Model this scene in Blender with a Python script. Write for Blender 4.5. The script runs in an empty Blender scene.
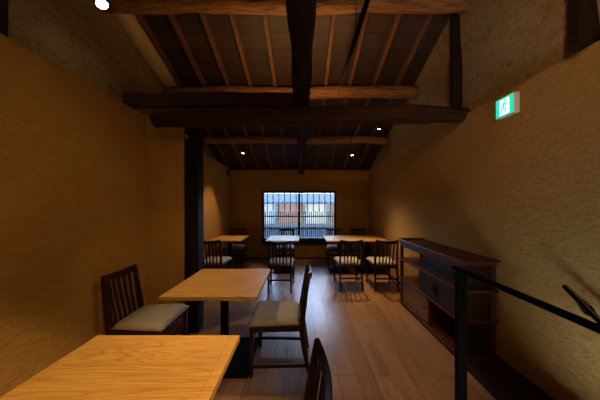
import bpy, bmesh, math, random
from mathutils import Vector, Matrix, noise
random.seed(7)
D = bpy.data; SC = bpy.context.scene; COL = SC.collection
PI = math.pi
CAM = 1.42            # eye height
F = 228.0             # focal length in pixels of a 600 px wide frame

# ------------------------------------------------------------------ materials
def nodes(name):
    m = D.materials.new(name); m.use_nodes = True
    nt = m.node_tree; b = nt.nodes['Principled BSDF']
    return m, nt, b
def N(nt, t, **kw):
    n = nt.nodes.new(t)
    for k, v in kw.items():
        if k in n.inputs: n.inputs[k].default_value = v
        else: setattr(n, k, v)
    return n
def coords(nt, scale=(1,1,1), rot=(0,0,0), kind='Object'):
    tc = N(nt, 'ShaderNodeTexCoord'); mp = N(nt, 'ShaderNodeMapping')
    mp.inputs['Scale'].default_value = scale; mp.inputs['Rotation'].default_value = rot
    nt.links.new(tc.outputs[kind], mp.inputs['Vector']); return mp.outputs['Vector']
def ramp(nt, fac, stops):
    r = N(nt, 'ShaderNodeValToRGB'); e = r.color_ramp.elements
    while len(e) < len(stops): e.new(.5)
    for i, (p, c) in enumerate(stops):
        e[i].position = p; e[i].color = (*c, 1)
    nt.links.new(fac, r.inputs['Fac']); return r.outputs['Color']
def mixc(nt, fac, a, b, mode='MIX'):
    m = N(nt, 'ShaderNodeMix', data_type='RGBA', blend_type=mode)
    for s, v in ((0, fac), (6, a), (7, b)):
        if hasattr(v, 'links'): nt.links.new(v, m.inputs[s])
        else: m.inputs[s].default_value = v if s == 0 else (*v, 1)
    return m.outputs[2]
def bump(nt, b, h, strength=.5, dist=.01, prev=None):
    n = N(nt, 'ShaderNodeBump', Strength=strength, Distance=dist)
    nt.links.new(h, n.inputs['Height'])
    if prev: nt.links.new(prev, n.inputs['Normal'])
    nt.links.new(n.outputs['Normal'], b.inputs['Normal']); return n.outputs['Normal']

def plain(name, col, rough=.5, metal=0, spec=.5):
    m, nt, b = nodes(name)
    b.inputs['Base Color'].default_value = (*col, 1); b.inputs['Roughness'].default_value = rough
    b.inputs['Metallic'].default_value = metal; b.inputs['Specular IOR Level'].default_value = spec
    return m
def emit(name, col, s):
    m, nt, b = nodes(name)
    b.inputs['Base Color'].default_value = (*col, 1)
    b.inputs['Emission Color'].default_value = (*col, 1); b.inputs['Emission Strength'].default_value = s
    return m
def wood(name, c1, c2, scale=(1,12,12), rough=.5, bumps=.15, spec=.5, dist=.003):
    m, nt, b = nodes(name); v = coords(nt, scale)
    n = N(nt, 'ShaderNodeTexNoise', Scale=3.0, Detail=8.0, Roughness=.6, Distortion=.6)
    nt.links.new(v, n.inputs['Vector'])
    nt.links.new(ramp(nt, n.outputs['Fac'], [(.3, c1), (.7, c2)]), b.inputs['Base Color'])
    b.inputs['Roughness'].default_value = rough; b.inputs['Specular IOR Level'].default_value = spec
    bump(nt, b, n.outputs['Fac'], bumps, dist); return m
def plaster(name, c1, c2, relief=.8, coarse=7.0, dist=.02, stains=0.0):
    m, nt, b = nodes(name); v = coords(nt, (1,.75,1.25))
    n1 = N(nt, 'ShaderNodeTexNoise', Scale=coarse, Detail=7.0, Roughness=.66, Distortion=.5)
    n2 = N(nt, 'ShaderNodeTexNoise', Scale=120.0, Detail=3.0)
    n3 = N(nt, 'ShaderNodeTexNoise', Scale=1.6, Detail=3.0)
    for n in (n1, n2, n3): nt.links.new(v, n.inputs['Vector'])
    c = ramp(nt, n3.outputs['Fac'], [(.3, c1), (.7, c2)])
    if stains:
        c = mixc(nt, stains, c, ramp(nt, n1.outputs['Fac'], [(.34, (.3,.27,.24)), (.5, (1,1,1))]), 'MULTIPLY')
    nt.links.new(c, b.inputs['Base Color'])
    b.inputs['Roughness'].default_value = .95; b.inputs['Specular IOR Level'].default_value = .15
    r = ramp(nt, n1.outputs['Fac'], [(.46, (0,0,0)), (.60, (.5,.5,.5)), (.72, (1,1,1))])
    p = bump(nt, b, r, relief, dist)
    bump(nt, b, n2.outputs['Fac'], .35, .003, p)
    return m

M = {}
M['wall'] = plaster('ochre_sand_plaster', (.44,.245,.066), (.51,.295,.085), .75, 26.0, .010)
M['clay'] = plaster('old_clay_plaster', (.34,.225,.11), (.50,.34,.17), .8, 20.0, .014, .7)
M['band'] = plaster('pale_lime_plaster', (.66,.48,.28), (.76,.58,.36), .5, 6.0, .02)
M['chair'] = wood('dark_stained_chair_wood', (.020,.007,.004), (.045,.016,.008), (8,8,1.2), .4, .05, .3)
M['cab'] = wood('red_brown_cabinet_wood', (.035,.009,.005), (.14,.032,.012), (10,1.2,10), .42, .1, .3)
M['cabpanel'] = wood('mid_brown_door_panel_wood', (.16,.08,.035), (.25,.125,.06), (10,1.2,10), .5, .1)
M['log'] = wood('smoked_log_wood', (.012,.006,.004), (.036,.017,.009), (14,.8,14), .75, .6, .12, .015)
M['logx'] = wood('smoked_cross_beam_wood', (.022,.009,.0045), (.085,.038,.016), (.8,14,14), .75, .8, .12, .02)
M['purlin'] = wood('old_red_purlin_wood', (.12,.045,.015), (.50,.23,.08), (1.6,14,14), .6, .8, .3, .02)
M['rafter'] = wood('old_rafter_wood', (.09,.036,.014), (.24,.10,.04), (12,1,12), .65, .4, .3, .006)
M['post'] = wood('black_stained_post_wood', (.006,.005,.005), (.014,.010,.008), (14,14,1), .6, .2, .15)
M['trim'] = wood('dark_trim_wood', (.016,.007,.0045), (.032,.014,.008), (10,1,10), .5, .1, .25)
M['steel'] = plain('black_painted_steel', (.003,.003,.0035), .7, 0, .06)
M['plate'] = plain('black_base_plate_steel', (.004,.004,.004), .8, 0, .04)
M['frame'] = plain('black_window_frame_paint', (.006,.006,.008), .5)
M['white'] = plain('cream_sign_housing', (.88,.76,.58), .5)
M['iron'] = plain('black_iron_fitting', (.01,.01,.01), .45, .6)
M['brass'] = plain('pale_metal_fitting', (.5,.42,.3), .4, .6)

def board_mat():
    m, nt, b = nodes('roof_boards')
    v = coords(nt)
    br = N(nt, 'ShaderNodeTexBrick', Scale=1.0)
    br.offset = .37
    br.inputs['Color1'].default_value = (.04,.021,.012,1); br.inputs['Color2'].default_value = (.068,.035,.019,1)
    br.inputs['Mortar'].default_value = (.012,.006,.004,1)
    br.inputs['Mortar Size'].default_value = .004; br.inputs['Brick Width'].default_value = 3.1; br.inputs['Row Height'].default_value = .2
    nt.links.new(v, br.inputs['Vector'])
    v2 = coords(nt, (1.3,14,14))
    n = N(nt, 'ShaderNodeTexNoise', Scale=3.0, Detail=8.0, Distortion=.4); nt.links.new(v2, n.inputs['Vector'])
    c = mixc(nt, .75, br.outputs['Color'], ramp(nt, n.outputs['Fac'], [(.3,(.5,.45,.42)),(.7,(1.3,1.2,1.1))]), 'MULTIPLY')
    nt.links.new(c, b.inputs['Base Color']); b.inputs['Roughness'].default_value = .6
    p = bump(nt, b, n.outputs['Fac'], .3, .004)
    return m
M['boards'] = board_mat()

def floor_mat():
    m, nt, b = nodes('plank_floor')
    v = coords(nt, (1,1,1), (0,0,PI/2))
    br = N(nt, 'ShaderNodeTexBrick', Scale=1.0); br.offset = .41
    br.inputs['Color1'].default_value = (.29,.155,.088,1); br.inputs['Color2'].default_value = (.40,.225,.13,1)
    br.inputs['Mortar'].default_value = (.13,.07,.04,1)
    br.inputs['Mortar Size'].default_value = .0022; br.inputs['Brick Width'].default_value = 1.35; br.inputs['Row Height'].default_value = .15
    nt.links.new(v, br.inputs['Vector'])
    v2 = coords(nt, (13,1.1,13))
    n = N(nt, 'ShaderNodeTexNoise', Scale=2.6, Detail=9.0, Roughness=.62, Distortion=.7); nt.links.new(v2, n.inputs['Vector'])
    c = mixc(nt, .9, br.outputs['Color'], ramp(nt, n.outputs['Fac'], [(.28,(.55,.5,.47)),(.5,(.95,.93,.9)),(.72,(1.25,1.2,1.15))]), 'MULTIPLY')
    nt.links.new(c, b.inputs['Base Color']); b.inputs['Roughness'].default_value = .42
    r = ramp(nt, n.outputs['Fac'], [(.3,(.34,.34,.34)),(.7,(.24,.24,.24))])
    nt.links.new(r, b.inputs['Roughness'])
    p = bump(nt, b, n.outputs['Fac'], .12, .002)
    inv = N(nt, 'ShaderNodeInvert'); nt.links.new(br.outputs['Fac'], inv.inputs['Color'])
    bump(nt, b, inv.outputs['Color'], .5, .002, p)
    return m
M['floor'] = floor_mat()

def table_mat():
    m, nt, b = nodes('ash_table_wood')
    # cathedral figure: stretched rings of a large slow noise, grain along X
    v = coords(nt, (.32, 3.6, 3.6))
    n = N(nt, 'ShaderNodeTexNoise', Scale=1.3, Detail=2.5, Roughness=.45, Distortion=.3); nt.links.new(v, n.inputs['Vector'])
    w = N(nt, 'ShaderNodeMath', operation='MULTIPLY'); nt.links.new(n.outputs['Fac'], w.inputs[0]); w.inputs[1].default_value = 40
    fr = N(nt, 'ShaderNodeMath', operation='FRACT'); nt.links.new(w.outputs[0], fr.inputs[0])
    v2 = coords(nt, (3, 70, 70))
    n2 = N(nt, 'ShaderNodeTexNoise', Scale=2.0, Detail=5.0); nt.links.new(v2, n2.inputs['Vector'])
    c = ramp(nt, fr.outputs[0], [(0,(.66,.37,.085)),(.6,(.72,.41,.10)),(.93,(.54,.285,.065)),(1,(.64,.35,.08))])
    c = mixc(nt, .8, c, ramp(nt, n2.outputs['Fac'], [(.3,(.72,.68,.62)),(.65,(1.05,1.05,1.05))]), 'MULTIPLY')
    nt.links.new(c, b.inputs['Base Color']); b.inputs['Roughness'].default_value = .5; b.inputs['Specular IOR Level'].default_value = .35
    bump(nt, b, fr.outputs[0], .08, .001)
    return m
M['table'] = table_mat()

def fabric_mat():
    m, nt, b = nodes('woven_seat_fabric')
    v = coords(nt)
    ch = N(nt, 'ShaderNodeTexChecker', Scale=260.0); nt.links.new(v, ch.inputs['Vector'])
    ch.inputs['Color1'].default_value = (.36,.335,.295,1); ch.inputs['Color2'].default_value = (.50,.46,.405,1)
    n = N(nt, 'ShaderNodeTexNoise', Scale=90.0, Detail=3.0); nt.links.new(v, n.inputs['Vector'])
    c = mixc(nt, .5, ch.outputs['Color'], ramp(nt, n.outputs['Fac'], [(.3,(.7,.7,.7)),(.7,(1.1,1.1,1.1))]), 'MULTIPLY')
    nt.links.new(c, b.inputs['Base Color']); b.inputs['Roughness'].default_value = .9
    bump(nt, b, n.outputs['Fac'], .3, .002); return m
M['fabric'] = fabric_mat()

def glass_mat():
    m = D.materials.new('clear_window_glass'); m.use_nodes = True; nt = m.node_tree; nt.nodes.clear()
    o = N(nt, 'ShaderNodeOutputMaterial'); t = N(nt, 'ShaderNodeBsdfTransparent'); g = N(nt, 'ShaderNodeBsdfGlossy', Roughness=.02)
    t.inputs['Color'].default_value = (.93,.95,.96,1)
    fr = N(nt, 'ShaderNodeFresnel', IOR=1.45); mx = N(nt, 'ShaderNodeMixShader')
    nt.links.new(fr.outputs[0], mx.inputs[0]); nt.links.new(t.outputs[0], mx.inputs[1]); nt.links.new(g.outputs[0], mx.inputs[2])
    nt.links.new(mx.outputs[0], o.inputs['Surface']); return m
M['glass'] = glass_mat()
def tile_mat():
    m, nt, b = nodes('grey_roof_tiles'); v = coords(nt)
    w = N(nt, 'ShaderNodeTexWave', Scale=1.6, Distortion=0.0); w.bands_direction = 'X'; nt.links.new(v, w.inputs['Vector'])
    w2 = N(nt, 'ShaderNodeTexWave', Scale=1.3, Distortion=0.0); w2.bands_direction = 'Y'; w2.wave_profile = 'SAW'; nt.links.new(v, w2.inputs['Vector'])
    c = mixc(nt, .5, ramp(nt, w.outputs['Fac'], [(0,(.035,.04,.05)),(1,(.05,.055,.065))]), ramp(nt, w2.outputs['Fac'], [(0,(.4,.4,.4)),(.2,(1,1,1))]), 'MULTIPLY')
    nt.links.new(c, b.inputs['Base Color']); b.inputs['Roughness'].default_value = .9; b.inputs['Specular IOR Level'].default_value = .05
    bump(nt, b, w.outputs['Fac'], .6, .05); return m
M['tile'] = tile_mat()
M['hwhite'] = plain('pale_house_plaster', (.22,.215,.205), .9)
M['hcream'] = plain('cream_house_plaster', (.26,.22,.16), .9)
M['hbrown'] = wood('weathered_brown_boards', (.13,.058,.034), (.17,.085,.052), (14,14,.8), .8, .1)
M['hgrey'] = plain('grey_house_timber', (.07,.075,.085), .8)

# ------------------------------------------------------------------ mesh helpers
def bm_new(): return bmesh.new()
def quadbox(bm, vs):
    v = [bm.verts.new(p) for p in vs]
    for f in ((0,3,2,1),(4,5,6,7),(0,1,5,4),(1,2,6,5),(2,3,7,6),(3,0,4,7)): bm.faces.new([v[i] for i in f])
def box(bm, x0,x1,y0,y1,z0,z1):
    quadbox(bm, [(x0,y0,z0),(x1,y0,z0),(x1,y1,z0),(x0,y1,z0),(x0,y0,z1),(x1,y0,z1),(x1,y1,z1),(x0,y1,z1)])
def sweep(bm, pts, sizes, up=(0,0,1), seg=4, rot=PI/4, jit=0, seed=0):
    """tube through pts; sizes = (half a, half b) per point; seg=4 gives a rectangular bar"""
    pts = [Vector(p) for p in pts]; rings = []
    up = Vector(up)
    for i, p in enumerate(pts):
        t = (pts[min(i+1, len(pts)-1)] - pts[max(i-1, 0)]).normalized()
        a = t.cross(up)
        if a.length < 1e-4: a = Vector((1,0,0))
        a.normalize(); b = a.cross(t).normalized()
        sa, sb = sizes[i] if isinstance(sizes, list) else sizes
        ring = []
        for k in range(seg):
            th = 2*PI*k/seg + rot
            ca, sn = math.cos(th), math.sin(th)
            if seg == 4: ca, sn = math.copysign(1, ca), math.copysign(1, sn)
            q = p + a*(sa*ca) + b*(sb*sn)
            if jit:
                q += (a*ca + b*sn) * jit * noise.noise(Vector((q.x*3.1+seed, q.y*3.1, q.z*9)) )
            ring.append(bm.verts.new(q))
        rings.append(ring)
    for r0, r1 in zip(rings, rings[1:]):
        for k in range(seg): bm.faces.new((r0[k], r0[(k+1)%seg], r1[(k+1)%seg], r1[k]))
    bm.faces.new(rings[0][::-1]); bm.faces.new(rings[-1])
def bez(pts, n):
    """catmull-rom resample"""
    P = [Vector(p) for p in pts]; P = [2*P[0]-P[1]] + P + [2*P[-1]-P[-2]]
    out = []
    S = len(P)-3
    for i in range(n+1):
        t = i/n*S; k = min(int(t), S-1); u = t-k
        a,b,c,d = P[k:k+4]
        out.append(.5*((2*b)+(c-a)*u+(2*a-5*b+4*c-d)*u*u+(3*b-a-3*c+d)*u**3))
    return out
def obj(name, bm, mat, parent=None, bev=0, smooth=False, seg=2):
    bmesh.ops.recalc_face_normals(bm, faces=bm.faces)
    me = D.meshes.new(name); bm.to_mesh(me); bm.free()
    if smooth:
        for p in me.polygons: p.use_smooth = True
    me.materials.append(mat)
    o = D.objects.new(name, me); COL.objects.link(o)
    if parent: o.parent = parent
    if bev:
        md = o.modifiers.new('edge', 'BEVEL'); md.width = bev; md.segments = seg; md.limit_method = 'ANGLE'
    return o
def tag(o, label, cat, group=None):
    o['label'] = label; o['category'] = cat
    if group: o['group'] = group
    return o
def thing(name, label, cat, loc=(0,0,0), rz=0, group=None):
    o = D.objects.new(name, None); COL.objects.link(o); o.empty_display_size = .1
    o.location = loc; o.rotation_euler = (0,0,rz); return tag(o, label, cat, group)
def struct(name, bm, mat, **kw):
    o = obj(name, bm, mat, **kw); o['kind'] = 'structure'; return o
def dup(root, loc, rz, label):
    kids = {}
    for o in D.objects:
        if o.parent: kids.setdefault(o.parent, []).append(o)
    def cp(o, par):
        c = o.copy(); COL.objects.link(c)
        if par: c.parent = par
        for ch in kids.get(o, []): cp(ch, c)
        return c
    r = cp(root, None); r.location = loc; r.rotation_euler = (0,0,rz); r['label'] = label
    return r
def cyl(bm, p0, p1, r0, r1=None, seg=20):
    r1 = r0 if r1 is None else r1
    up = (0,0,1) if abs((Vector(p1)-Vector(p0)).normalized().z) < .9 else (0,1,0)
    sweep(bm, [p0, p1], [(r0,r0),(r1,r1)], up=up, seg=seg)

# ------------------------------------------------------------------ the room
XL, XF, XR, XUL, XUR = -1.71, -1.885, 1.76, -2.10, 1.80
YB, YN = 6.02, -1.6
ZL = 2.395
def roofz(d): return CAM + 3.114 - .355*d

# floor with a stair opening at the near right
bm = bm_new()
box(bm, -2.2, .97, YN, YB+.1, -.1, 0); box(bm, .97, 2.0, 1.40, YB+.1, -.1, 0)
struct('floor', bm, M['floor'])
bm = bm_new()
for k in range(9):
    box(bm, .99, XR-.005, 1.38-.24*(k+1), 1.38-.24*k+.02, -.2*(k+1)-.04, -.2*(k+1))
    box(bm, .99, XR-.005, 1.38-.24*k-.0, 1.38-.24*k+.02, -.2*(k+1), -.2*k-.04 if k else -.1)
struct('trim_2', bm, M['trim'])

bm = bm_new()
for a, b in ((YN-.1, YB+.2),):
    quadbox(bm, [(-2.35,a,roofz(a)),(1.95,a,roofz(a)),(1.95,b,roofz(b)),(-2.35,b,roofz(b)),
                 (-2.35,a,roofz(a)+.12),(1.95,a,roofz(a)+.12),(1.95,b,roofz(b)+.12),(-2.35,b,roofz(b)+.12)])
struct('ceiling', bm, M['boards'])

def wavy_top(bm, x0, x1, y0, y1, z0, zf, n=40, amp=0):
    pass
bm = bm_new(); box(bm, -2.2, XL, YN, 2.50, 0, ZL); struct('wall_left', bm, M['wall'])
bm = bm_new(); box(bm, -2.2, XF, 2.64, YB, 0, ZL); struct('wall_left_far', bm, M['wall'])
bm = bm_new(); box(bm, -2.2, -1.30, 2.50, 2.64, 0, CAM+1.06); struct('wall_left_stub', bm, M['wall'])
bm = bm_new(); box(bm, XR, 1.95, YN, YB, -2.2, ZL); struct('wall_right', bm, M['wall'])
def sgn_r(name): return 'right' in name
def gable(name, xa, xb):
    bm = bm_new()
    n = 60; nz = 14
    # inner face is a rough, hand-thrown surface
    lean = .075 if sgn_r(name) else 0
    inner, outer = (xb, xa) if name.endswith('left_upper') else (xa, xb)
    sgn = -1 if inner > outer else 1
    grid = []
    for i in range(n+1):
        d = YN + (YB-YN)*i/n; row = []
        for j in range(nz+1):
            z = ZL-.02 + (roofz(d)+.02-ZL+.02)*j/nz
            o = .025*noise.noise(Vector((d*1.7, z*1.9, inner))) + .012*noise.noise(Vector((d*6, z*6, 3)))
            row.append(bm.verts.new((inner + sgn*abs(o) - sgn*lean*(z-ZL), d, z)))
        grid.append(row)
    for i in range(n):
        for j in range(nz): bm.faces.new((grid[i][j], grid[i+1][j], grid[i+1][j+1], grid[i][j+1]))
    box(bm, min(outer, inner+sgn*.06), max(outer, inner+sgn*.06), YN, YB, ZL-.0, ZL+.02)
    quadbox(bm, [(outer,YN,ZL),(inner+sgn*.05,YN,ZL),(inner+sgn*.05,YB,ZL),(outer,YB,ZL),
                 (outer,YN,roofz(YN)),(inner+sgn*.05,YN,roofz(YN)),(inner+sgn*.05,YB,roofz(YB)),(outer,YB,roofz(YB))])
    struct(name, bm, M['clay'], smooth=False)
gable('wall_left_upper', -2.3, XUL)
gable('wall_right_upper', XUR, 1.95)
bm = bm_new(); box(bm, -2.3, 1.95, YN-.12, YN, -2.2, roofz(YN)); struct('wall_back', bm, M['wall'])

# far wall with the window opening
u = YB/F
WX0, WX1, WZ0, WZ1 = (262-302)*u, (336.3-302)*u, CAM-38.3*u, CAM+14*u
bm = bm_new()
box(bm, -2.3, WX0, YB, YB+.14, 0, roofz(YB)+.1); box(bm, WX1, 1.95, YB, YB+.14, 0, roofz(YB)+.1)
box(bm, WX0, WX1, YB, YB+.14, 0, WZ0); box(bm, WX0, WX1, YB, YB+.14, WZ1, roofz(YB)+.1)
struct('wall_far', bm, M['wall'])
bm = bm_new()
box(bm, XF, XR, YB-.012, YB, 0, .035)
struct('baseboard_far', bm, M['trim'], bev=.003)
bm = bm_new(); box(bm, XR-.012, XR, 3.36, YB-.012, 0, .035); struct('baseboard_right', bm, M['trim'], bev=.003)
bm = bm_new(); box(bm, XF, XF+.012, 2.66, YB-.012, 0, .035); struct('baseboard_left', bm, M['trim'], bev=.003)
# low platform from the cabinet towards the stairs
bm = bm_new(); box(bm, 1.415, XR, 1.0, 2.07, 0, .065); struct('trim_1', bm, M['trim'], bev=.004)

# window
w = D.objects.new('window_1', None); COL.objects.link(w); w['kind'] = 'structure'; w.location = ((WX0+WX1)/2, YB, WZ0)
def wobj(name, bm, mat, **kw):
    bmesh.ops.translate(bm, verts=bm.verts, vec=-Vector(w.location)); return obj(name, bm, mat, parent=w, **kw)
bm = bm_new(); t = .055; y0, y1 = YB-.02, YB+.10
box(bm, WX0, WX0+t, y0, y1, WZ0, WZ1); box(bm, WX1-t, WX1, y0, y1, WZ0, WZ1)
box(bm, WX0+t, WX1-t, y0, y1, WZ1-t, WZ1); box(bm, WX0+t, WX1-t, y0, y1, WZ0, WZ0+.14)
wobj('window_frame', bm, M['frame'], bev=.004)
mx = (299.2-302)*u
bm = bm_new(); box(bm, mx-.028, mx+.028, YB+.01, YB+.06, WZ0+.14, WZ1-t); wobj('mullion', bm, M['frame'], bev=.003)
for a, b in ((WX0+t, mx-.028), (mx+.028, WX1-t)):
    bm = bm_new(); box(bm, a, b, YB+.03, YB+.036, WZ0+.14, WZ1-t); wobj('window_pane', bm, M['glass'])
bm = bm_new(); box(bm, WX0-.03, WX1+.03, YB-.035, YB-.002, WZ0-.03, WZ0); wobj('window_sill', bm, M['trim'], bev=.004)
bm = bm_new(); box(bm, (305-302)*u, (307-302)*u, YB-.026, YB-.02, CAM-34.8*u, CAM-33.4*u); wobj('window_tag', bm, M['hwhite'])
# wooden lattice outside the glass: every third bar full height, two short bars between
bm = bm_new(); ly = YB+.22; x = WX0-.05; k = 0; lu = ly/F
zr1, zr2, ztop = CAM-11.3*lu, CAM-23.3*lu, CAM-6.5*lu
while x < WX1+.06:
    box(bm, x-.0115, x+.0115, ly, ly+.03, WZ0-.05, (WZ1+.1 if k % 3 == 0 else ztop))
    x += .0525; k += 1
for z in (zr1, zr2): box(bm, WX0-.1, WX1+.1, ly-.02, ly, z-.016, z+.016)
for z in (WZ0-.08, WZ1+.08): box(bm, WX0-.1, WX1+.1, YB+.14, ly+.03, z-.03, z+.03)
tag(obj('window_lattice', bm, M['frame']), 'dark lattice of thin upright bars outside the far window', 'lattice')

# ------------------------------------------------------------------ beams
def logbar(name, pts, rads, mat, label, cat='beam', group=None, n=26, seg=14, jit=.03, sq=1.0):
    P = bez(pts, n)
    S = []
    R = rads
    for i in range(n+1):
        t = i/n*(len(R)-1); k = min(int(t), len(R)-2); f = t-k
        r = R[k]*(1-f)+R[k+1]*f
        r *= 1+.025*math.sin(i*.9+len(name))
        S.append((r, r*sq))
    bm = bm_new(); sweep(bm, P, S, seg=seg, jit=jit, seed=len(label)*1.7, rot=0)
    o = obj(name, bm, mat, smooth=True)
    return tag(o, label, cat, group)
def rel(x, y, d): return ((x-302)*d/F, d, CAM+(205-y)*d/F)

logbar('log_beam', [(0,1.0,CAM+1.30), (-.005,1.6,CAM+1.29), (0,2.5,CAM+1.155), (0,3.6,CAM+1.08), (-.02,5.1,CAM+.93), (-.02,5.9,CAM+.86)],
       [.10,.093,.085,.08,.08,.078], M['log'], 'crooked dark log running down the middle of the roof towards the window', n=40, jit=.012)
logbar('cross_beam', [(-1.60,2.50,CAM+.935), (-.8,2.48,CAM+.96), (.2,2.5,CAM+.975), (1.1,2.49,CAM+.985), (1.80,2.5,CAM+.99)],
       [.095,.10,.10,.098,.075], M['logx'], 'thick rough round tie beam across the room, resting on the black post', n=34, jit=.022)
bm = bm_new(); sweep(bm, bez([(-1.94,2.54,CAM+1.14),(-1,2.53,CAM+1.14),(-.06,2.54,CAM+1.135)], 12), (.085,.078), seg=4, jit=.01)
tag(obj('squared_beam', bm, M['logx'], bev=.012), 'dark squared beam from left wall to the log, on top of the round tie beam', 'beam')
for d, r, lab in ((2.38,.088,'red-brown purlin log at the very top of the picture, nearest the camera'),
                  (3.49,.085,'lit red-brown purlin log behind the round tie beam, second from the camera'),
                  (4.66,.07,'small purlin log furthest back, nearest the window wall')):
    z = roofz(d)-.075-r
    logbar('purlin', [(XUL+.02,d,z),(-1,d+.01,z+.015),(0,d,z-.005),(.9,d-.01,z+.015),(XUR-.02,d,z)], [r,r*1.05,r,r*1.05,r], M['purlin'], lab, group='roof purlins', jit=.018)
xs = [-1.86,-1.49,-1.12,-.785,-.41,-.04,.35,.72,1.09,1.45]
words = ['leftmost rafter, against the pale plaster band','second rafter from the left wall under the roof boards','third rafter from the left wall under the roof boards',
 'fourth rafter from the left, second left of the central log','rafter just left of the crooked central log','rafter hidden just above the crooked central log',
 'rafter just right of the crooked central log','second rafter right of the log, beside the black rod','third rafter right of the central log','fourth rafter right of the log, last before the right wall']
SL = math.atan(.355)
for i, x in enumerate(xs):
    bm = bm_new(); h = .075; hw = .024
    pts = bez([(x+.01*math.sin(i*7+k), y, roofz(y)-.036) for k, y in enumerate([-1.5,.5,2,3,4.2,6.0])], 14)
    sweep(bm, pts, (hw, .036), seg=4)
    tag(obj('rafter', bm, M['rafter'], bev=.004), words[i], 'rafter', 'rafters under the roof boards')
bm = bm_new(); sweep(bm, bez([(XUL,5.93,CAM+.995),(0,5.93,CAM+1.0),(XUR,5.93,CAM+.985)], 10), (.06,.075), seg=4, jit=.01)
tag(obj('wall_plate', bm, M['logx'], bev=.01), 'dark wall plate beam above the window wall under the eave', 'beam')
# pale plaster band between the left wall and the roof
bm = bm_new(); n = 50; rows = []
for i in range(n+1):
    d = 1.2 + (3.65-1.2)*i/n; z = roofz(d)-.045
    e = .02*noise.noise(Vector((d*5,1,0))) ; f = .02*noise.noise(Vector((d*4,7,0)))
    rows.append([bm.verts.new(p) for p in ((-1.875+f,d,z+.04),(-1.885+f,d,z-.01),(-2.0,d,z-.035),(-2.075+e,d,z-.06),(-2.12,d,z-.03),(-2.12,d,z+.04))])
for a, b in zip(rows, rows[1:]):
    for k in range(5): bm.faces.new((a[k],a[k+1],b[k+1],b[k]))
bm.faces.new(rows[0]); bm.faces.new(rows[-1][::-1])
struct('trim_3', bm, M['band'], smooth=True)

# posts
def post(x0,x1,y0,y1,z0,z1,mat,label,name='wall_post'):
    cx, cy = (x0+x1)/2, (y0+y1)/2
    bm = bm_new(); sweep(bm, [(0,0,0),(.004,0,(z1-z0)*.4),(-.003,0,(z1-z0)*.8),(0,0,z1-z0)], ((x1-x0)/2,(y1-y0)/2), up=(0,1,0), seg=4)
    o = tag(obj(name, bm, mat, bev=.008), label, 'post'); o.location = (cx,cy,z0); return o
post(-1.305,-1.15,2.52,2.67,0,CAM+.87,M['post'],'tall black wooden post carrying the round tie beam, at end of short wall','wooden_post')
post(1.655,1.76,2.50,2.56,ZL,roofz(2.54)-.03,M['log'],'blackened upright post in the right upper wall, above the tie beam end')
post(1.68,1.86,1.38,1.45,ZL,roofz(1.5)-.03,M['log'],'blackened upright post in the upper wall at the top right corner')
post(-2.15,-2.03,1.44,1.58,ZL,roofz(1.5)-.03,M['log'],'blackened upright post in the upper wall at the top left corner')
# small pale sensor on the black post
bm = bm_new(); box(bm, -.012,.012,-.015,0,-.025,.025)
o = tag(obj('sensor', bm, M['brass'], bev=.003), 'tiny pale sensor fixed high on the short wall beside the black post', 'sensor'); o.location = (187-302)*2.5/F, 2.5, CAM+(205-137)*2.5/F
bm = bm_new(); box(bm, 0,.05,-.04,.04,-.06,.06)
o = tag(obj('wall_speaker', bm, M['steel'], bev=.006), 'small black box high on the far end of the left wall', 'speaker'); o.location = (XF, 5.75, CAM+32*.0255)

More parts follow.
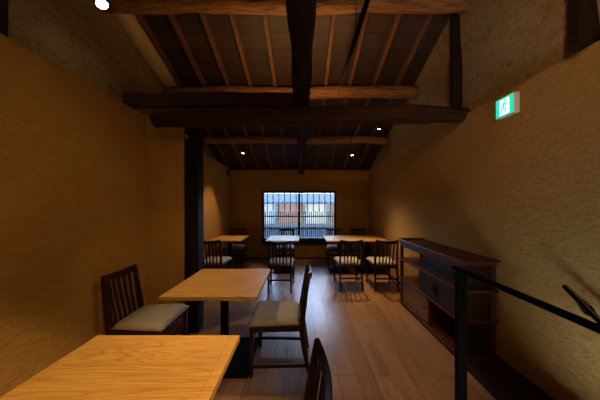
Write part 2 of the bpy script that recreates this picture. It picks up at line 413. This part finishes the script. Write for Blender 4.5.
# ------------------------------------------------------------------ chair
def make_chair(label):
    t = thing('dining_chair', label, 'chair', group='dark slatted dining chairs')
    m = M['chair']
    def yb(z):      # line of the back
        if z < .42: return -.205 - .065*((.42-z)/.42)**1.3
        return -.205 - .06*((z-.42)/.42)
    def xb(z): return .186 - .012*(z/.84)
    for s in (-1,1):
        bm = bm_new(); sweep(bm, [(s*.204,.212,0),(s*.204,.208,.2),(s*.203,.205,.415)], [(.014,.015),(.0165,.0175),(.018,.019)], up=(0,1,0), seg=4)
        obj('leg', bm, m, t, bev=.003)
    for s in (-1,1):
        zs = [0,.1,.2,.3,.38,.42,.5,.6,.7,.78,.84]
        bm = bm_new(); sweep(bm, [(s*xb(z), yb(z), z) for z in zs], [(.0135,.012+.012*math.sin(PI*min(1,max(0,z/.84)))) for z in zs], up=(0,1,0), seg=4)
        obj('leg', bm, m, t, bev=.003)['label'] = 'rear leg rising into the backrest post'
    bm = bm_new()
    z0, z1 = .368, .418
    box(bm, -.187,.187,.196,.220,z0,z1); box(bm, -.172,.172,-.217,-.195,z0,z1)
    for s in (-1,1): sweep(bm, [(s*.186,-.2,(z0+z1)/2),(s*.203,.2,(z0+z1)/2)], (.011,.025), seg=4)
    obj('seat_frame', bm, m, t, bev=.003)
    # cushion
    bm = bm_new(); nx, ny = 14, 14; top = []; bot = []
    for j in range(ny+1):
        v = j/ny; y = -.188 + .423*v; hw = .195 + .030*v; ra = []; rb = []
        for i in range(nx+1):
            uu = i/nx*2-1
            e = min((1-abs(uu))*hw, v*.423, (1-v)*.423)
            r = .013; k = 1 if e >= r else math.sqrt(max(0,1-(1-e/r)**2))
            ra.append(bm.verts.new((uu*hw, y, .432+.032*k+.004*(1-uu*uu)*math.sin(PI*v))))
            rb.append(bm.verts.new((uu*(hw-.006), y, .416)))
        top.append(ra); bot.append(rb)
    for j in range(ny):
        for i in range(nx):
            bm.faces.new((top[j][i],top[j][i+1],top[j+1][i+1],top[j+1][i])); bm.faces.new((bot[j][i],bot[j+1][i],bot[j+1][i+1],bot[j][i+1]))
    for j in range(ny):
        bm.faces.new((top[j][0],top[j+1][0],bot[j+1][0],bot[j][0])); bm.faces.new((top[j][nx],bot[j][nx],bot[j+1][nx],top[j+1][nx]))
    for i in range(nx):
        bm.faces.new((top[0][i],bot[0][i],bot[0][i+1],top[0][i+1])); bm.faces.new((top[ny][i],top[ny][i+1],bot[ny][i+1],bot[ny][i]))
    obj('seat_cushion', bm, M['fabric'], t, smooth=True)['label'] = 'grey woven seat cushion'
    # bowed top rail
    bm = bm_new(); P = []
    for i in range(13):
        q = i/12*2-1; P.append((q*.186, yb(.82)-.028*(1-q*q), .818-.016*(1-q*q)+.006*q*q))
    sweep(bm, P, [(.011,.027)]*13, seg=4)
    obj('top_rail', bm, m, t, bev=.004)
    for k in range(5):
        q = (k-2)/3
        xt, xbm = q*.172, q*.160
        bm = bm_new()
        pts = []
        for z in (.395,.5,.6,.7,.80):
            f = (z-.395)/.405
            pts.append((xbm*(1-f)+xt*f, yb(z)-.028*(1-q*q)*f-.006*math.sin(PI*f)-(.0)*f, z))
        sweep(bm, pts, (.0105,.006), up=(0,1,0), seg=4)
        obj('back_slat', bm, m, t, bev=.002)
    for s in (-1,1):
        bm = bm_new(); sweep(bm, [(s*.190,yb(.085),.085),(s*.204,.205,.085)], (.009,.014), seg=4); obj('stretcher', bm, m, t, bev=.002)
    bm = bm_new(); box(bm, -.18,.18,yb(.2)-.009,yb(.2)+.009,.187,.213); obj('stretcher', bm, m, t, bev=.002)
    bm = bm_new(); box(bm, -.195,.195,.200,.218,.257,.283); obj('stretcher', bm, m, t, bev=.002)
    return t
ch = make_chair('dark wooden slat-back chair beside the second table, seen side on with grey cushion')
ch.location = (-.21, 2.09, 0); ch.rotation_euler = (0,0,PI/2)
def chair(x, y, rz, lab): return dup(ch, (x,y,0), rz, lab)
chair(-.20, .80, PI/2, 'nearest dark chair, only its backrest top showing at the bottom edge')
chair(-1.345, 2.02, -PI/2, 'dark slat-back chair against the left wall with a pale grey cushion')
chair(-.36, 3.93, 0, 'dark slat-back chair with its back to us at the small table under the window')
chair(-.39, 5.38, PI, 'dark chair directly in front of the window, behind the small bluish table')
chair(-1.53, 4.02, 0, 'dark chair beside the black post, back to us, at the far left table')
chair(-1.56, 5.38, PI, 'dark chair in the far left corner behind the left wall table')
chair(.81, 4.02, .02, 'dark slat-back chair back to us, left of the two at the long right table')
chair(1.40, 4.00, -.03, 'dark slat-back chair back to us, nearest the right wall and cabinet')
chair(.80, 5.40, PI, 'dark chair on the window side of the long right table, left one')
chair(1.39, 5.40, PI, 'dark chair on the window side of the long right table, in the right corner')

# ------------------------------------------------------------------ tables
def make_table(wd, dp, label, loc):
    t = thing('dining_table', label, 'table', loc, 0, 'square wooden pedestal tables')
    bm = bm_new(); hw, hd = wd/2, dp/2; e = .045
    # boards with fine joints, and breadboard ends
    ys = [-hd, -hd/3-.02, hd/3+.03, hd]
    for a, b in zip(ys, ys[1:]): box(bm, -hw+e+.0016, hw-e-.0016, a+.001, b-.001, .680, .71)
    for s in (-1,1):
        a, b = sorted((s*(hw-e), s*hw)); box(bm, a, b, -hd, hd, .680, .71)
    obj('tabletop', bm, M['table'], t, bev=.0015)
    bm = bm_new(); box(bm, -.03,.03,-.03,.03,.012,.668); obj('column', bm, M['steel'], t, bev=.003)
    bm = bm_new(); box(bm, -.16,.16,-.16,.16,.668,.680); obj('mounting_plate', bm, M['steel'], t)
    q = .285 if wd > .7 else .215
    bm = bm_new(); box(bm, -q,q,-q,q,0,.012); obj('base_plate', bm, M['plate'], t, bev=.003)
    return t
make_table(.775, .79, 'nearest wooden table with honey-coloured grain, filling the bottom left corner', (-.727, .85, 0))
make_table(.757, .78, 'second honey-coloured wooden table, in front of the black post', (-.729, 2.15, 0))
make_table(.635, .78, 'far left wooden table against the left wall', (-1.557, 4.93, 0))
make_table(.67, .78, 'small wooden table lit bluish, standing under the window left half', (-.395, 4.93, 0))
make_table(.618, .78, 'left half of the long table on the right, its end near the window middle', (.80, 4.93, 0))
make_table(.618, .78, 'right half of the long table, pushed against the right wall', (1.422, 4.93, 0))

# ------------------------------------------------------------------ cabinet
cab = thing('open_shelf_cabinet', 'low red-brown wooden cabinet with open shelves along the right wall', 'cabinet', (1.43, 2.05, 0))
# local: x 0 (front, faces the room) .. .32 (wall), y 0 (near end) .. 1.22 (far end)
L, W, H = 1.27, .325, .93
m = M['cab']
bm = bm_new(); box(bm, -.028,W-.002,-.04,L+.02,H-.028,H); obj('top', bm, m, cab, bev=.006)
bm = bm_new(); box(bm, -.010,W-.004,-.010,L+.008,H-.052,H-.029); obj('top_molding', bm, m, cab, bev=.005)
bm = bm_new(); box(bm, .0,W-.01,L-.09,L+.01,H,H+.014); obj('end_lip', bm, m, cab, bev=.004)
for y in (0, L-.035):
    for x in (0, W-.045):
        bm = bm_new(); box(bm, x,x+.035,y,y+.035,0,H-.052); obj('corner_post', bm, m, cab, bev=.003)
for z in (.05,.375,.645):
    bm = bm_new(); box(bm, -.018,W-.003,-.022,L+.005,z-.012,z+.012)
    obj('shelf', bm, m, cab, bev=.003)
bm = bm_new(); box(bm, -.0,.02,.035,L-.035,H-.10,H-.053); obj('top_rail', bm, m, cab, bev=.002)
bm = bm_new(); box(bm, .006,.022,.035,L-.035,.0,.039); obj('plinth', bm, m, cab)
bm = bm_new(); box(bm, .035,W-.045,.012,.024,.061,.364); box(bm, .035,W-.045,.012,.024,.386,.634); box(bm, .035,W-.045,.012,.024,.656,H-.052)
obj('end_panel', bm, M['trim'], cab)['label'] = 'near end panel'  # darker wood than the carcass: shade on the unlit near end put into colour
bm = bm_new(); box(bm, W-.03,W-.02,.035,.74,.386,.634); box(bm, W-.03,W-.02,.035,L-.035,.656,H-.052);box(bm, W-.03,W-.02,.035,L-.035,.061,.364)
obj('back_panel', bm, m, cab)
bm = bm_new(); box(bm, .01,W-.02,.74,.76,.386,.634); obj('divider', bm, m, cab)
bm = bm_new(); box(bm, .01,W-.02,.53,.55,.061,.364); obj('divider', bm, m, cab)
dr = bm_new(); box(dr, -.004,.014,.04,.385,.389,.631); do = obj('door', dr, M['trim'], cab, bev=.003)
dr = bm_new(); box(dr, -.004,.014,.389,.738,.389,.631); do2 = obj('door', dr, M['trim'], cab, bev=.003)
for o_, y in ((do,.362),(do2,.412)):
    b2 = bm_new(); box(b2, -.010,-.003,y-.016,y+.016,.44,.58)
    sweep(b2, [(-.02,y,.535),(-.028,y,.51),(-.02,y,.485)], (.004,.004), seg=6); box(b2, -.022,-.009,y-.004,y+.004,.53,.54); box(b2, -.022,-.009,y-.004,y+.004,.48,.49)
    obj('door_plate', b2, M['iron'], o_, bev=.001)['label'] = 'black iron door fitting'
dr = bm_new(); box(dr, .0,.014,.552,.87,.063,.362); do3 = obj('sliding_door', dr, M['cabpanel'], cab, bev=.003); do3['label'] = 'paler brown sliding door'
dr = bm_new(); box(dr, .016,.028,.80,L-.037,.063,.362); obj('sliding_door', dr, M['cabpanel'], cab, bev=.003)['label'] = 'paler brown rear sliding door'
b2 = bm_new(); cyl(b2, (.0,.60,.23),(-.016,.60,.23),.010,.013,14); obj('knob', b2, M['iron'], do3)

# ------------------------------------------------------------------ stair rails
rx = .955; rz_ = CAM-.409*rx
hr = thing('stair_railing', 'black steel stair railing with flat handrail and post at lower right', 'railing', (rx, 1.37, 0))
bm = bm_new(); sweep(bm, [(0,.06,rz_+.0),(0,-.5,rz_-.006),(0,-1.6,rz_-.02)], (.016,.010), seg=4); obj('handrail', bm, M['steel'], hr, bev=.003)
bm = bm_new(); box(bm, -.03,.03,-.012,.012,0,rz_-.01); obj('post', bm, M['steel'], hr, bev=.002)
bm = bm_new(); box(bm, -.03,.03,-1.31,-1.286,0,rz_-.025); obj('post', bm, M['steel'], hr, bev=.002)
wr = thing('wall_handrail', 'short black handrail with pale top edge sloping down on the right wall', 'railing', (XR, 1.47, .9))
bm = bm_new(); sweep(bm, [(-.07,0.0,.0),(-.07,-1.2,-.97)], (.013,.011), seg=4); obj('handrail', bm, M['steel'], wr, bev=.003)
bm = bm_new(); sweep(bm, [(-.07,0.0,.014),(-.07,-1.2,-.956)], (.004,.002), seg=4); obj('top_strip', bm, M['brass'], wr)
for y in (-.07,-.9):
    bm = bm_new(); sweep(bm, [(0,y,y*.81-.07),(-.04,y,y*.81-.07),(-.07,y,y*.81-.01)], (.008,.008), seg=8)
    cyl(bm, (0,y,y*.81-.07),(-.01,y,y*.81-.07),.032); obj('bracket', bm, M['iron'], wr)

# ------------------------------------------------------------------ exit sign
sg = thing('exit_sign', 'small lit green exit sign with running figure on the right wall', 'sign', (XR, 1.93, 2.255))
bm = bm_new(); box(bm, -.045,0,-.09,.09,-.083,.083); obj('housing', bm, M['white'], sg, bev=.004)
G = emit('lit_green_panel', (.01,.58,.38), 1.2); Wt = emit('lit_white_panel', (.8,1,.92), 1.3)
bm = bm_new(); box(bm, -.048,-.0455,-.083,.083,-.076,.076); obj('light_panel', bm, G, sg)
def flat(bm, pts, x, th=.0012):   # pts in (s, z): s to the right as seen from the room (towards the camera = -y)
    a = [bm.verts.new((x, -s, z)) for s, z in pts]; b = [bm.verts.new((x-th, -s, z)) for s, z in pts]
    bm.faces.new(a); bm.faces.new(b[::-1])
    for i in range(len(pts)): j = (i+1) % len(pts); bm.faces.new((a[i],a[j],b[j],b[i]))
bm = bm_new(); flat(bm, [(-.047,-.068),(.047,-.068),(.047,.062),(-.047,.062)], -.0482); obj('doorway_symbol', bm, Wt, sg)
def limb(bm, pts, w, x=-.0497):
    for (a, b) in zip(pts, pts[1:]):
        a, b = Vector(a), Vector(b); n = (b-a).normalized(); p = Vector((-n.y, n.x))*w; n = n*w*.6
        flat(bm, [tuple(a-n+p), tuple(b+n+p), tuple(b+n-p), tuple(a-n-p)], x)
bm = bm_new()
flat(bm, [(.012+.011*math.cos(a*PI/6), .046+.011*math.sin(a*PI/6)) for a in range(12)], -.0497)
limb(bm, [(.004,.028),(-.008,-.008)], .0095)
limb(bm, [(.006,.026),(.024,.014),(.034,.022)], .004)
limb(bm, [(.0,.028),(-.022,.022),(-.030,.004)], .004)
limb(bm, [(-.005,-.010),(.016,-.022),(.010,-.05)], .005)
limb(bm, [(-.010,-.010),(-.020,-.034),(-.042,-.038)], .005)
obj('running_figure', bm, G, sg)

# ------------------------------------------------------------------ lights
WARM = (1.0, .62, .27)
LENS = emit('lit_lamp_lens', (1,.82,.55), 40)
def spot_light(p, tgt, power, angle, blend=.6, size=.018, col=WARM, name='spot'):
    l = D.lights.new(name, 'SPOT'); l.energy = power; l.spot_size = math.radians(angle); l.spot_blend = blend
    l.color = col; blend = 1.0 if angle > 70 else blend; l.spot_blend = blend; l.shadow_soft_size = size
    o = D.objects.new(name, l); COL.objects.link(o); o.location = p
    o.rotation_euler = (Vector(tgt)-Vector(p)).to_track_quat('-Z','Y').to_euler()
def fixture(p, tgt, power, angle, label, mount, r=.035, length=.10, ln=None, **kw):
    p = Vector(p); d = (Vector(tgt)-p).normalized()
    t = thing('spotlight', label, 'lamp', tuple(p), 0, 'ceiling spotlights')
    bm = bm_new(); cyl(bm, -d*length, Vector((0,0,0)), r*.8, r); obj('lamp_body', bm, M['steel'], t, smooth=False)
    bm = bm_new(); cyl(bm, d*.001, d*.004, r*.86, r*.86); obj('lens', bm, ln or LENS, t)
    q = -d*length*.5
    bm = bm_new(); cyl(bm, q+Vector((0,0,r*.5)), Vector(mount)-p, .007, seg=8); obj('arm', bm, M['steel'], t)
    spot_light(tuple(p+d*.02), tgt, power, angle, name='spotlight_beam', **kw)
def under(x, y): return (x, y, roofz(y)-.03)
# seen in the picture
fixture(rel(102,4,2.0), (-.35,1.95,.3), 85, 42, 'bright spotlight at the top left beside the plaster band', (rel(102,5,2.0)[0], 2.03, roofz(2.03)-.02), r=.05, length=.12)
fixture(rel(243,153,4.8), (-1.6,4.5,.7), 60, 66, 'small spotlight under the roof, left of the central log', under(rel(243,153,4.8)[0],4.85), r=.022)
fixture(rel(379,129,4.1), (.75,4.45,.5), 48, 66, 'small bright spotlight near the right wall, just under the tie beam', under(rel(379,129,4.1)[0],4.15), r=.02)
fixture(rel(352,155,4.42), (1.1,3.85,0), 120, 76, 'small spotlight hung lowest, right of the central log', under(rel(352,156,4.42)[0],4.44), r=.02)
# suspended track above, with lamps above the frame
tr = thing('lighting_track', 'thin black rod hung under the roof boards, running beside the central log', 'lighting track', (.48,2.0,CAM+1.5))
bm = bm_new(); box(bm, -.016,.016,-2.6,.85,-.016,.016); obj('rail', bm, M['steel'], tr, bev=.002)
for y in (-2.2,-.02,): 
    bm = bm_new(); cyl(bm, (-.012,y,.015),(-.012,y,roofz(2.0+y)-CAM-1.5-.01),.003,seg=6); obj('suspension_wire', bm, M['steel'], tr)
bm = bm_new(); cyl(bm, (-.02,.83,.0),(-.02,.83,-.30),.003,seg=6); obj('hanging_wire', bm, M['steel'], tr)
TZ = CAM+1.5-.12
fixture((.48,.55,TZ), (-.80,.80,.71), 190, 40, 'track spotlight above the nearest table', (.48,.55,TZ+.1))
fixture((.48,1.0,TZ), (-.80,2.1,.7), 36, 46, 'track spotlight above the second table', (.48,1.0,TZ+.1))
fixture((.48,-.5,TZ), (-1.75,1.0,.75), 42, 70, 'track spotlight turned to the left wall', (.48,-.5,TZ+.1))
fixture((.48,1.45,TZ), (.80,2.5,.0), 60, 44, 'track spotlight above the floor by the cabinet', (.48,1.45,TZ+.1))
fixture((.48,.2,TZ), (1.75,2.3,2.6), 34, 88, 'track spotlight turned to the right wall', (.48,.2,TZ+.1))
# uplights lying on the tie beam
for s, w_ in ((-.4,'left'),(.38,'right')):
    t = thing('uplight', 'small uplight lying on the tie beam, %s of the log' % w_, 'lamp', (s,2.74,CAM+1.13), 0, 'uplights on the beam')
    bm = bm_new(); cyl(bm, (0,0,-.03),(0,0,.02),.03); obj('lamp_body', bm, M['steel'], t)
    bm = bm_new(); box(bm, -.012,.012,-.20,.0,-.035,-.022); obj('bracket', bm, M['steel'], t)
    spot_light((s,2.74,CAM+1.17), (s*.7,2.95,4.0), 16, 165, .5, .03, (1,.55,.22), 'uplight_beam')

# ------------------------------------------------------------------ house across the street
hs = thing('neighbour_house', 'old townhouse across the street with grey tiled roofs, seen through the window', 'house', (0,10,-3))
def hobj(name, bm, mat, **kw):
    bmesh.ops.translate(bm, verts=bm.verts, vec=(0,-10,3)); return obj(name, bm, mat, parent=hs, **kw)
U = 10/F
def hx(x): return (x-302)*U
bm = bm_new(); box(bm, -7,7,10.1,14,-3,1.65); hobj('house_wall', bm, M['hwhite'])
bm = bm_new(); box(bm, hx(278),hx(303),10.04,10.1,.4,1.6); hobj('board_panel', bm, M['hbrown'])
bm = bm_new(); box(bm, hx(305),hx(327),10.05,10.1,.6,1.6); hobj('plaster_panel', bm, M['hcream'])
bm = bm_new(); box(bm, hx(330),hx(352),10.05,10.1,.5,1.6); hobj('board_panel', bm, M['hbrown'])
for x in (240,258,276.5,304,328.5,354):
    bm = bm_new(); box(bm, hx(x)-.06,hx(x)+.06,9.98,10.1,.3,1.65); hobj('house_post', bm, M['hgrey'])
bm = bm_new(); box(bm, -7,7,9.99,10.1,.35,.58); hobj('sill_beam', bm, M['hgrey'])
def slab(a, b, th=.09):
    (y0,z0),(y1,z1) = a, b
    bm = bm_new(); quadbox(bm, [(-7,y0,z0),(7,y0,z0),(7,y1,z1),(-7,y1,z1),(-7,y0,z0+th),(7,y0,z0+th),(7,y1,z1+th),(-7,y1,z1+th)]); return bm
hobj('upper_roof', slab((9.3,1.46),(12.6,1.97)), M['tile'])
hobj('lower_roof', slab((8.7,-.15),(10.1,.42)), M['tile'])
bm = bm_new(); box(bm, -7,7,8.95,10.1,-3,-.2); hobj('lower_wall', bm, M['hgrey'])
bm = bm_new(); box(bm, -14,14,6.3,14,-3.1,-3.0)
st = obj('street', bm, plain('street_asphalt', (.12,.12,.13), .9)); st['kind'] = 'structure'; st['label'] = 'grey street below'

# world: cool overcast sky
w_ = D.worlds.new('overcast_sky'); SC.world = w_; w_.use_nodes = True
nt = w_.node_tree; bg = nt.nodes['Background']
tc = N(nt, 'ShaderNodeTexCoord'); sp = N(nt, 'ShaderNodeSeparateXYZ'); nt.links.new(tc.outputs['Generated'], sp.inputs[0])
c = ramp(nt, sp.outputs['Z'], [(0,(.58,.76,1.0)),(.6,(.38,.62,1.0))]); nt.links.new(c, bg.inputs['Color'])
bg.inputs['Strength'].default_value = 19
# daylight portal in the window opening
pl = D.lights.new('window_portal', 'AREA'); pl.shape = 'RECTANGLE'; pl.size = WX1-WX0; pl.size_y = WZ1-WZ0
pl.cycles.is_portal = True
po = D.objects.new('window_portal', pl); COL.objects.link(po); po.location = ((WX0+WX1)/2, YB+.13, (WZ0+WZ1)/2)
po.rotation_euler = (-PI/2, 0, 0)

# ------------------------------------------------------------------ camera
cd = D.cameras.new('camera'); co = D.objects.new('camera', cd); COL.objects.link(co)
co.location = (0,0,CAM); co.rotation_euler = (PI/2,0,0)
cd.sensor_fit = 'HORIZONTAL'; cd.sensor_width = 36; cd.lens = F/600*36
cd.shift_x = -2/600; cd.shift_y = 5/600; cd.clip_start = .02
SC.camera = co
vs = SC.view_settings
vs.view_transform = 'Standard'; vs.look = 'None'; vs.gamma = 1; vs.use_curve_mapping = False; vs.exposure = 0
